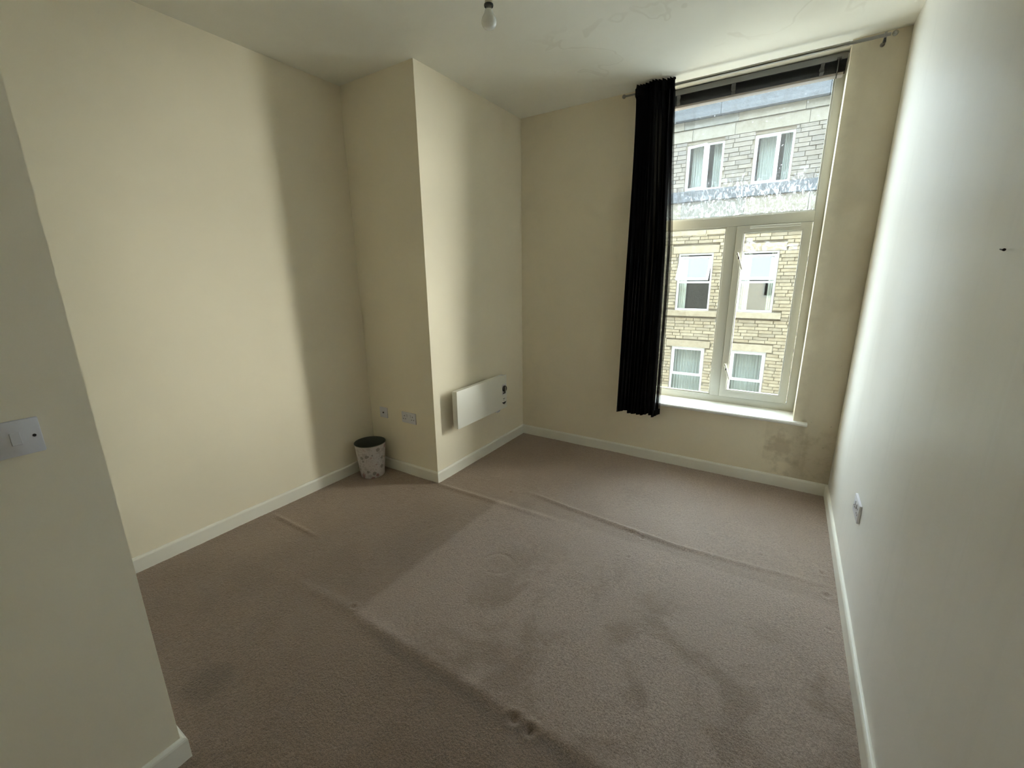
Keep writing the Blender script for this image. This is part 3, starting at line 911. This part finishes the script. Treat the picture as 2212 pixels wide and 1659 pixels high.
# ------------------------------------------------------------------ sockets and switch
def plate_group(name, loc, rotz, label, cat):
    return empty(name, loc, label, cat)
def local(o, root, loc, rz):
    o.parent = root
    return o
def rounded_plate(w, h, d, bevel=.003):
    bm = bmesh.new(); box(bm, -w / 2, w / 2, -d, 0, -h / 2, h / 2)
    return bm
def socket(root, d, box_depth=0.0):
    """double switched socket in local axes: x across, -y out of the wall, z up"""
    if box_depth:
        bx('back_box', -.073, .073, -box_depth, 0, -.043, .043, m_plastic, root, bevel=.002)
    y = -box_depth
    bx('face_plate', -.0735, .0735, y - d, y, -.0435, .0435, m_plastic, root, bevel=.003)
    for s in (-1, 1):
        bx('rocker', s * .018 - .0065, s * .018 + .0065, y - d - .004, y - d, .006, .028, m_plastic, root, bevel=.001)
        cx = s * .043
        for (px, pz, w, h) in ((0, .013, .005, .009), (-.011, -.010, .008, .005), (.011, -.010, .008, .005)):
            bx('pin_slot', cx + px - w / 2, cx + px + w / 2, y - d - .0006, y - d + .002, pz - h / 2, pz + h / 2, m_dark, root)
    for s in (-1, 1):
        bm = bmesh.new(); lathe(bm, [(.003, 0), (.003, .0008)], 10, Matrix.Translation((s * .0605, y - d, .0)) @ Matrix.Rotation(PI / 2, 4, 'X'), True, True)
        finish('screw', bm, m_plastic_g, root)
sk = empty('double_socket', (-.262, YB, .474), 'white double socket on the boxed-out corner above the bin', 'socket')
socket(sk, .009)
sk2 = empty('double_socket', (W, -1.113, .466), 'white double socket low on the right wall', 'socket')
sk2.rotation_euler = (0, 0, -PI / 2)
socket(sk2, .011)
ae = empty('aerial_socket', (-.543, YB, .474), 'small white aerial socket in the alcove corner', 'socket')
bx('face_plate', -.043, .043, -.008, 0, -.043, .043, m_plastic, ae, bevel=.003)
bm = bmesh.new(); lathe(bm, [(.0065, 0), (.0065, .004), (.004, .004)], 16, Matrix.Translation((0, -.008, 0)) @ Matrix.Rotation(PI / 2, 4, 'X'), True, True)
finish('coax_port', bm, m_dark, ae)
for s in (-1, 1):
    bm = bmesh.new(); lathe(bm, [(.003, 0), (.003, .0008)], 10, Matrix.Translation((s * .030, -.008, 0)) @ Matrix.Rotation(PI / 2, 4, 'X'), True, True)
    finish('screw', bm, m_plastic_g, ae)
sw = empty('light_switch', (XF, -3.279, 1.168), 'white single light switch on the nearest left wall', 'light switch')
sw.rotation_euler = (0, 0, PI / 2)
bx('face_plate', -.043, .043, -.008, 0, -.043, .043, m_plastic, sw, bevel=.003)
bm = bmesh.new()
prism(bm, [(-.006, -.0150), (-.0135, -.0150), (-.0085, .0150), (-.006, .0150)], -.0085, .0085, 'x')
finish('rocker', bm, m_plastic, sw, bevel=.0008)
for s in (-1, 1):
    bm = bmesh.new(); lathe(bm, [(.0034, 0), (.0034, .0006)], 14, Matrix.Translation((s * .030, -.008, 0)) @ Matrix.Rotation(PI / 2, 4, 'X'), True, True)
    finish('screw', bm, m_dark, sw)

# ------------------------------------------------------------------ waste bin
bn = empty('waste_bin', (-.548, -1.412, 0), 'small white floral waste bin in the alcove corner', 'bin')
def floral():
    m = Mat('floral_print')
    tc = m.n('TexCoord').outputs['Object']
    s = m.sep(tc)
    ang = m.math('ARCTAN2', s[1], s[0])
    cv = m.n('CombineXYZ')
    m.l(m.math('MULTIPLY', ang, .10), cv.inputs[0]); m.l(s[2], cv.inputs[1])
    v = m.n('TexVoronoi'); v.inputs['Scale'].default_value = 26; m.l(cv.outputs[0], v.inputs['Vector'])
    wig = m.noise(cv.outputs[0], 90, 3)
    d = m.math('ADD', v.outputs['Distance'], m.math('MULTIPLY', m.math('SUBTRACT', wig, .5), .55))
    f = m.smooth(d, .46, .36)
    rr = m.n('SeparateColor'); m.l(v.outputs['Color'], rr.inputs[0])
    c2 = m.n('ValToRGB'); m.l(rr.outputs[0], c2.inputs[0])
    c2.color_ramp.interpolation = 'CONSTANT'
    e = c2.color_ramp.elements
    e[0].color = (.38, .20, .19, 1); e[1].position = .35; e[1].color = (.26, .24, .22, 1)
    e3 = e.new(.65); e3.color = (.48, .44, .44, 1)
    v2 = m.n('TexVoronoi'); v2.inputs['Scale'].default_value = 70; m.l(cv.outputs[0], v2.inputs['Vector'])
    f2 = m.math('MULTIPLY', m.smooth(v2.outputs['Distance'], .40, .25), .45)
    c = m.mix(f2, (.62, .58, .58), (.36, .31, .31))
    c = m.mix(m.math('MULTIPLY', f, .85), c, c2.outputs[0])
    m.bsdf(c, .45)
    return m.m
bm = bmesh.new(); lathe(bm, [(.085, .0), (.0905, .004), (.117, .272), (.1180, .275)], 56, cap0=True)
finish('shell', bm, floral(), bn, smooth=True)
bm = bmesh.new(); lathe(bm, [(.086, .008), (.1155, .272), (.1180, .2755)], 56, cap0=True)
finish('lining', bm, simple('dark_lining', (.055, .060, .045), .5), bn, smooth=True)
bm = bmesh.new()
lathe(bm, [(.1160, .2735), (.1170, .2765), (.1190, .2765), (.1195, .2735), (.1180, .2715), (.1160, .2735)], 56)
finish('rim', bm, simple('rim_green', (.12, .13, .10), .5), bn, smooth=True)

# ------------------------------------------------------------------ pendant bulb
pd = empty('pendant_light', (.888, -1.716, H), 'bare pearl light bulb hanging from a short ceiling flex', 'light')
bz = 2.523 - H
K = .86          # squat bulb
m_bulb = Mat('pearl_glass'); m_bulb.bsdf((.88, .88, .84), .18, Transmission_Weight=.05, IOR=1.3); m_bulb = m_bulb.m
prof = [(.0005, 0), (.010, .0012), (.020, .0065), (.0265, .0155), (.0298, .027), (.0295, .037), (.0262, .049), (.0215, .058), (.0178, .066), (.0160, .074), (.0150, .080)]
bm = bmesh.new(); lathe(bm, [(r * 1.06, z * K + bz) for r, z in prof], 40, cap0=True, cap1=True)
finish('bulb', bm, m_bulb, pd, smooth=True)
bm = bmesh.new(); lathe(bm, [(.0145, .079 * K + bz), (.0150, .081 * K + bz), (.0125, .084 * K + bz), (.0125, .100 * K + bz)], 32, cap0=True, cap1=True)
finish('bulb_cap', bm, m_steel, pd, smooth=True)
bm = bmesh.new(); lathe(bm, [(.0165, .094 * K + bz), (.0185, .094 * K + bz), (.0195, .098 * K + bz), (.0190, .103 * K + bz), (.0165, .103 * K + bz), (.0165, .094 * K + bz)], 32)
finish('holder_ring', bm, m_black, pd, smooth=True)
bm = bmesh.new(); lathe(bm, [(.0150, .101 * K + bz), (.0160, .103 * K + bz), (.0155, .128 * K + bz), (.012, .145 * K + bz), (.006, .152 * K + bz)], 32, cap0=True, cap1=True)
finish('lamp_holder', bm, simple('aged_plastic', (.62, .57, .42), .4), pd, smooth=True)
bm = bmesh.new(); tube(bm, [(0, 0, .148 * K + bz), (.002, 0, .20 * K + bz), (0, 0, -.02)], .0035, 10)
finish('flex', bm, m_plastic, pd, smooth=True)
bm = bmesh.new(); lathe(bm, [(.037, 0), (.037, -.006), (.028, -.020), (.008, -.026)], 32, cap0=True, cap1=True)
finish('ceiling_rose', bm, m_plastic, pd, smooth=True)

# ------------------------------------------------------------------ bent nail left in the right wall
nl = empty('bent_nail', (W, -2.045, 1.563), 'small rusty bent nail left in the right wall', 'nail')
bm = bmesh.new(); tube(bm, [(.004, .016, 0), (-.006, .016, 0), (-.010, .010, .001), (-.011, -.016, -.001)], .0013, 8)
finish('shank', bm, simple('rust', (.06, .045, .035), .7), nl, smooth=True)
bm = bmesh.new(); lathe(bm, [(.0030, 0), (.0030, .0012)], 12, Matrix.Translation((-.011, -.016, -.001)) @ Matrix.Rotation(PI / 2, 4, 'X'), True, True)
finish('head', bm, simple('rust_head', (.05, .04, .03), .7), nl)
